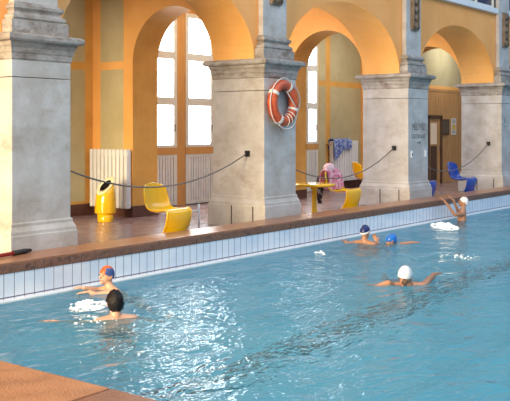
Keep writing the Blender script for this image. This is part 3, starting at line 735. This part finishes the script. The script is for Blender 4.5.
# boy in the orange and blue cap, holding the pool edge
hd = at(-1.741, 10.55, -0.244); fc = -RV * 0.66 - FV * 0.75
nk = hd + RV * 0.03 + Vector((0, 0, -0.135))
a1 = hd + RV * 0.12 + FV * 0.02
o, H, ax, s = person('boy', 'boy in orange and blue swim cap holding the tiled pool edge', hd, fc, Zup * 1.0 + RV * 0.08, nk, nk + RV * 0.10 + Vector((0, 0, -0.17)), nk + RV * 0.24 + Vector((0, 0, -0.46)),
    FV * 0.85 - RV * 0.5 , 0.15,
    [(-1, hd - RV * 0.10 - FV * 0.16 + Vector((0, 0, -0.20)), hd - RV * 0.17 - FV * 0.17 + Vector((0, 0, -0.16)), -RV + Vector((0, 0, -.1)), Zup, 0.3),
     (1, hd - RV * 0.12 + FV * 0.10 + Vector((0, 0, -0.19)), Vector((7.16, 7.96, -0.385)), -RV * 0.7 + FV * 0.5, Zup, 0.35)],
    [(nk + RV * 0.36 + Vector((0, 0, -0.75)), nk + RV * 0.55 + Vector((0, 0, -0.98)), nk + RV * 0.62 + Vector((0, 0, -1.08))), (nk + RV * 0.30 + FV * 0.1 + Vector((0, 0, -0.78)), nk + RV * 0.42 + FV * 0.1 + Vector((0, 0, -1.05)), nk + RV * 0.48 + FV * 0.1 + Vector((0, 0, -1.15)))],
    M['skin'], 0.97)
cap(o, H, ax, s, [M['cap_orange'], M['cap_blue']], two=lambda v, a: 1 if (v > 0.45 and abs(math.cos(a)) > 0.62) or (v > 0.5 and math.sin(a) < -0.3) else 0, label='orange and slate blue swim cap')

# man with dark hair, seen from behind, arm stretched over the water
hd = at(-1.42, 9.10, -0.278); fc = FV * 0.85 - RV * 0.45
nk = hd - fc.normalized() * 0.03 + Vector((0, 0, -0.135))
rg = RV * 0.88 + FV * 0.42
o, H, ax, s = person('man', 'dark haired man seen from behind, arm stretched out over the water', hd, fc, Zup, nk, nk + Vector((0, 0, -0.2)), nk + Vector((0, 0, -0.60)), rg, 0.185,
    [(-1, Vector((6.06, 6.80, -0.49)), Vector((5.88, 6.99, -0.435)), (-0.62, 0.75, 0.05), Zup, 0.15),
     (1, nk + RV * 0.42 + FV * 0.1 + Vector((0, 0, -0.26)), nk + RV * 0.50 + FV * 0.33 + Vector((0, 0, -0.25)), FV, Zup, 0.2)],
    [(nk - RV * 0.1 + FV * 0.1 + Vector((0, 0, -0.98)), nk - RV * 0.1 + Vector((0, 0, -1.40)), nk - RV * 0.14 + FV * 0.17 + Vector((0, 0, -1.45))), (nk + RV * 0.1 + FV * 0.1 + Vector((0, 0, -0.98)), nk + RV * 0.12 + Vector((0, 0, -1.40)), nk + RV * 0.10 + FV * 0.17 + Vector((0, 0, -1.45)))],
    M['skin'], 1.02)
cap(o, H, ax, s, [M['hair']], 'hair', 0.055, -0.10, 0.084, 0.104, 0.126, rough=0.16)

# swimmer in the navy cap by the far edge
hd = at(1.833, 14.95, -0.247); fc = FV * 0.75 + RV * 0.55
nk = hd - fc.normalized() * 0.02 + Vector((0, 0, -0.15))
rg = RV * 0.80 - FV * 0.55
o, H, ax, s = person('swimmer', 'swimmer in navy blue cap with white stripe standing near the far edge', hd, fc, Zup, nk, nk + Vector((0, 0, -0.2)), nk + Vector((0, 0, -0.58)), rg, 0.18,
    [(-1, nk - RV * 0.30 + Vector((0, 0, -0.05)), nk - RV * 0.28 + FV * 0.25 + Vector((0, 0, -0.03)), FV - RV * 0.3, Zup, 0.3),
     (1, nk + RV * 0.28 - FV * 0.03 + Vector((0, 0, -0.12)), nk + RV * 0.215 + FV * 0.04 + Vector((0, 0, -0.02)), Zup * 0.75 + FV * 0.3 - RV * 0.3, FV, 0.6)],
    [(nk - RV * 0.1 + Vector((0, 0, -0.98)), nk - RV * 0.1 + Vector((0, 0, -1.36)), nk - RV * 0.08 + FV * 0.16 + Vector((0, 0, -1.41))), (nk + RV * 0.1 + Vector((0, 0, -0.98)), nk + RV * 0.1 + Vector((0, 0, -1.36)), nk + RV * 0.12 + FV * 0.16 + Vector((0, 0, -1.41)))],
    M['skin_tan'], 1.0, 0.009)
cap(o, H, ax, s, [M['cap_navy'], M['cap_white']], two=lambda v, a: 1 if (0.80 < v < 0.97 and math.sin(a) < 0.2) else 0, label='navy swim cap with white stripe')

# swimmer in the bright blue cap, low in the water
hd = at(2.267, 14.95, -0.385); fc = RV * 0.9 + FV * 0.3
nk = hd - RV * 0.06 + Vector((0, 0, -0.14))
o, H, ax, s = person('swimmer', 'swimmer in bright blue cap low in water, one arm stretched right', hd, fc - Zup * 0.3, Zup + RV * 0.5, nk, nk - RV * 0.03 + Vector((0, 0, -0.2)), nk - RV * 0.12 + FV * 0.1 + Vector((0, 0, -0.58)), -FV + RV * 0.1, 0.17,
    [(1, nk + RV * 0.24 - FV * 0.06 + Vector((0, 0, 0.08)), nk + RV * 0.40 - FV * 0.02 + Vector((0, 0, 0.11)), RV, Zup, 0.1),
     (-1, nk + RV * 0.15 + FV * 0.30 + Vector((0, 0, -0.12)), nk + RV * 0.36 + FV * 0.30 + Vector((0, 0, -0.08)), RV, Zup, 0.1)],
    [(nk - RV * 0.18 + Vector((0, 0, -0.95)), nk - RV * 0.28 + Vector((0, 0, -1.28)), nk - RV * 0.22 + Vector((0, 0, -1.38))), (nk - RV * 0.1 + FV * 0.2 + Vector((0, 0, -0.95)), nk - RV * 0.2 + FV * 0.2 + Vector((0, 0, -1.28)), nk - RV * 0.14 + FV * 0.2 + Vector((0, 0, -1.38)))],
    M['skin_tan'], 0.95, 0.009)
cap(o, H, ax, s, [M['cap_bright']], front=0.02, back=-0.05)

# swimmer in the white cap, arms spread
hd = at(1.82, 10.88, -0.300); fc = -FV * 0.75 - RV * 0.55
nk = hd + FV * 0.07 + RV * 0.05 + Vector((0, 0, -0.13))
o, H, ax, s = person('swimmer', 'swimmer in white cap mid-stroke with both arms spread wide', hd, fc - Zup * 0.35, Zup * 0.85 - FV * 0.45 - RV * 0.1, nk, nk + FV * 0.18 + RV * 0.02 + Vector((0, 0, -0.10)), nk + FV * 0.55 + RV * 0.05 + Vector((0, 0, -0.26)), RV, 0.175,
    [(-1, nk - RV * 0.25 - FV * 0.02 + Vector((0, 0, 0.03)), nk - RV * 0.36 - FV * 0.03 + Vector((0, 0, 0.005)), -RV - Zup * 0.15, Zup, 0.1),
     (1, nk + RV * 0.30 + FV * 0.22 + Vector((0, 0, 0.035)), nk + RV * 0.42 + FV * 0.45 + Vector((0, 0, 0.06)), RV * 0.5 + FV * 0.8, Zup, 0.1)],
    [(nk + FV * 0.9 - RV * 0.1 + Vector((0, 0, -0.45)), nk + FV * 1.25 - RV * 0.1 + Vector((0, 0, -0.40)), nk + FV * 1.4 - RV * 0.1 + Vector((0, 0, -0.45))), (nk + FV * 0.9 + RV * 0.15 + Vector((0, 0, -0.5)), nk + FV * 1.2 + RV * 0.15 + Vector((0, 0, -0.6)), nk + FV * 1.35 + RV * 0.15 + Vector((0, 0, -0.65)))],
    M['skin_tan'], 1.05)
cap(o, H, ax, s, [M['cap_white']], front=0.03, back=-0.06)

# person pulling up at the far curb
hd = Vector((17.66, 7.92, -0.08)); fc = Vector((-0.5, 0.8, 0.1))
nk = hd + Vector((-0.10, -0.03, -0.13))
o, H, ax, s = person('swimmer', 'swimmer in pale cap hauling out of the splash, hands on far curb', hd, fc, Zup + RV * 0.3, nk, nk + Vector((-0.10, -0.02, -0.19)), nk + Vector((-0.30, -0.05, -0.52)), Vector((0.85, 0.35, 0.25)), 0.165,
    [(-1, Vector((17.10, 7.86, -0.30)), Vector((16.97, 8.02, -0.02)), (-0.1, 0.6, 0.55), (0, -0.5, 0.8), 0.5),
     (1, Vector((17.56, 7.97, -0.33)), Vector((17.40, 8.03, -0.02)), (-0.1, 0.6, 0.55), (0, -0.5, 0.8), 0.5)],
    [(nk + Vector((-0.45, -0.1, -0.9)), nk + Vector((-0.5, -0.2, -1.25)), nk + Vector((-0.5, -0.1, -1.35))), (nk + Vector((-0.2, -0.05, -0.92)), nk + Vector((-0.25, -0.15, -1.28)), nk + Vector((-0.25, -0.05, -1.38)))],
    M['skin_tan'], 0.98, 0.009)
cap(o, H, ax, s, [M['cap_white']], front=0.03, back=-0.05, label='pale swim cap')

# splashes: droplets and churned foam, plus two modelled water glints
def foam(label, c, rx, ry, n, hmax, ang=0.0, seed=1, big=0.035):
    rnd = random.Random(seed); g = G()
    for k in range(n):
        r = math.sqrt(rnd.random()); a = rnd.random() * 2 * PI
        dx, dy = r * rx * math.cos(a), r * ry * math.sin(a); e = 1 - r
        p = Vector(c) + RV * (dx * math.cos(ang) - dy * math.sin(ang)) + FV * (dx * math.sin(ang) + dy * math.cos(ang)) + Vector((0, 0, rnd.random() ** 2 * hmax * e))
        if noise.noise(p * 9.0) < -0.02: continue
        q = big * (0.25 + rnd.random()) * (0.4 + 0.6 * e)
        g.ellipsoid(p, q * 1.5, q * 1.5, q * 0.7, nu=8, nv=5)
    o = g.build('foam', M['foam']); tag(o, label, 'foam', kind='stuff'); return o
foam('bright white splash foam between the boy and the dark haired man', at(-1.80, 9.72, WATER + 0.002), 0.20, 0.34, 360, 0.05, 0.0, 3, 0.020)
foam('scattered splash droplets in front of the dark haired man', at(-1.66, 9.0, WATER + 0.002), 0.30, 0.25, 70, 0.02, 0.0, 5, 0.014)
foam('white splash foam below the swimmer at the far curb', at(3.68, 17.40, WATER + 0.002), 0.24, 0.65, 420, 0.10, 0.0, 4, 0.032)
foam('small bright glint on the water left of the navy capped swimmer', at(1.0, 13.76, WATER + 0.002), 0.10, 0.24, 60, 0.015, 0.0, 8, 0.02)  # glint on the water, shaped from the same droplets as the foam
foam('faint glint on the water beyond the white capped swimmer', at(3.05, 13.4, WATER + 0.001), 0.30, 0.32, 110, 0.006, 0.0, 9, 0.013)  # second water glint, modelled as a thin scatter of foam blobs

# ================================================================== LIGHT AND CAMERA
w = bpy.data.worlds.new('hall_daylight'); bpy.context.scene.world = w; w.use_nodes = True
bg = w.node_tree.nodes['Background']; bg.inputs[0].default_value = (0.56, 0.72, 1.0, 1); bg.inputs[1].default_value = 0.34
def area(name, loc, target, sx, sy, power, col):
    l = bpy.data.lights.new(name, 'AREA'); l.shape = 'RECTANGLE'; l.size = sx; l.size_y = sy; l.energy = power; l.color = col
    o = bpy.data.objects.new(name, l); o.location = loc; C.objects.link(o)
    o.rotation_euler = (Vector(target) - Vector(loc)).to_track_quat('-Z', 'Y').to_euler(); return o
area('skylight', (14, 1.5, 9.5), (14, 3.0, 0), 26, 9, 1350, (0.72, 0.85, 1.0))
area('end_warm_light', (-9, 6.9, 4.6), (10, 8.7, 0.8), 8, 6, 7200, (1.0, 0.75, 0.43))  # warm light from the unseen near end, added for the pier sides
area('aisle_fill', (9.6, 11.3, 4.2), (9.6, 11.3, 0), 1.6, 1.6, 34, (1.0, 0.96, 0.88))  # unseen fill lights added to brighten the aisle bays
area('aisle_fill', (14.7, 11.3, 4.2), (14.7, 11.3, 0), 1.6, 1.6, 34, (1.0, 0.96, 0.88))
area('aisle_fill', (19.9, 11.0, 4.2), (20.2, 11.6, 0), 1.6, 1.6, 70, (1.0, 0.96, 0.88))
area('aisle_fill', (24.6, 10.8, 4.1), (24.6, 11.3, 0), 1.4, 1.0, 40, (1.0, 0.96, 0.88))

cam = bpy.data.cameras.new('camera'); co = bpy.data.objects.new('camera', cam); C.objects.link(co)
co.location = (0, 0, 1.5); co.rotation_euler = (PI / 2, 0, -TH)
cam.sensor_fit = 'HORIZONTAL'; cam.sensor_width = 36.0; cam.lens = 897.24 / 510 * 36.0
cam.shift_y = -(200.5 - 127.15) / 510; cam.clip_start = 0.05; cam.clip_end = 200
sc = bpy.context.scene; sc.camera = co
sc.view_settings.view_transform = 'Standard'; sc.view_settings.exposure = 0.12
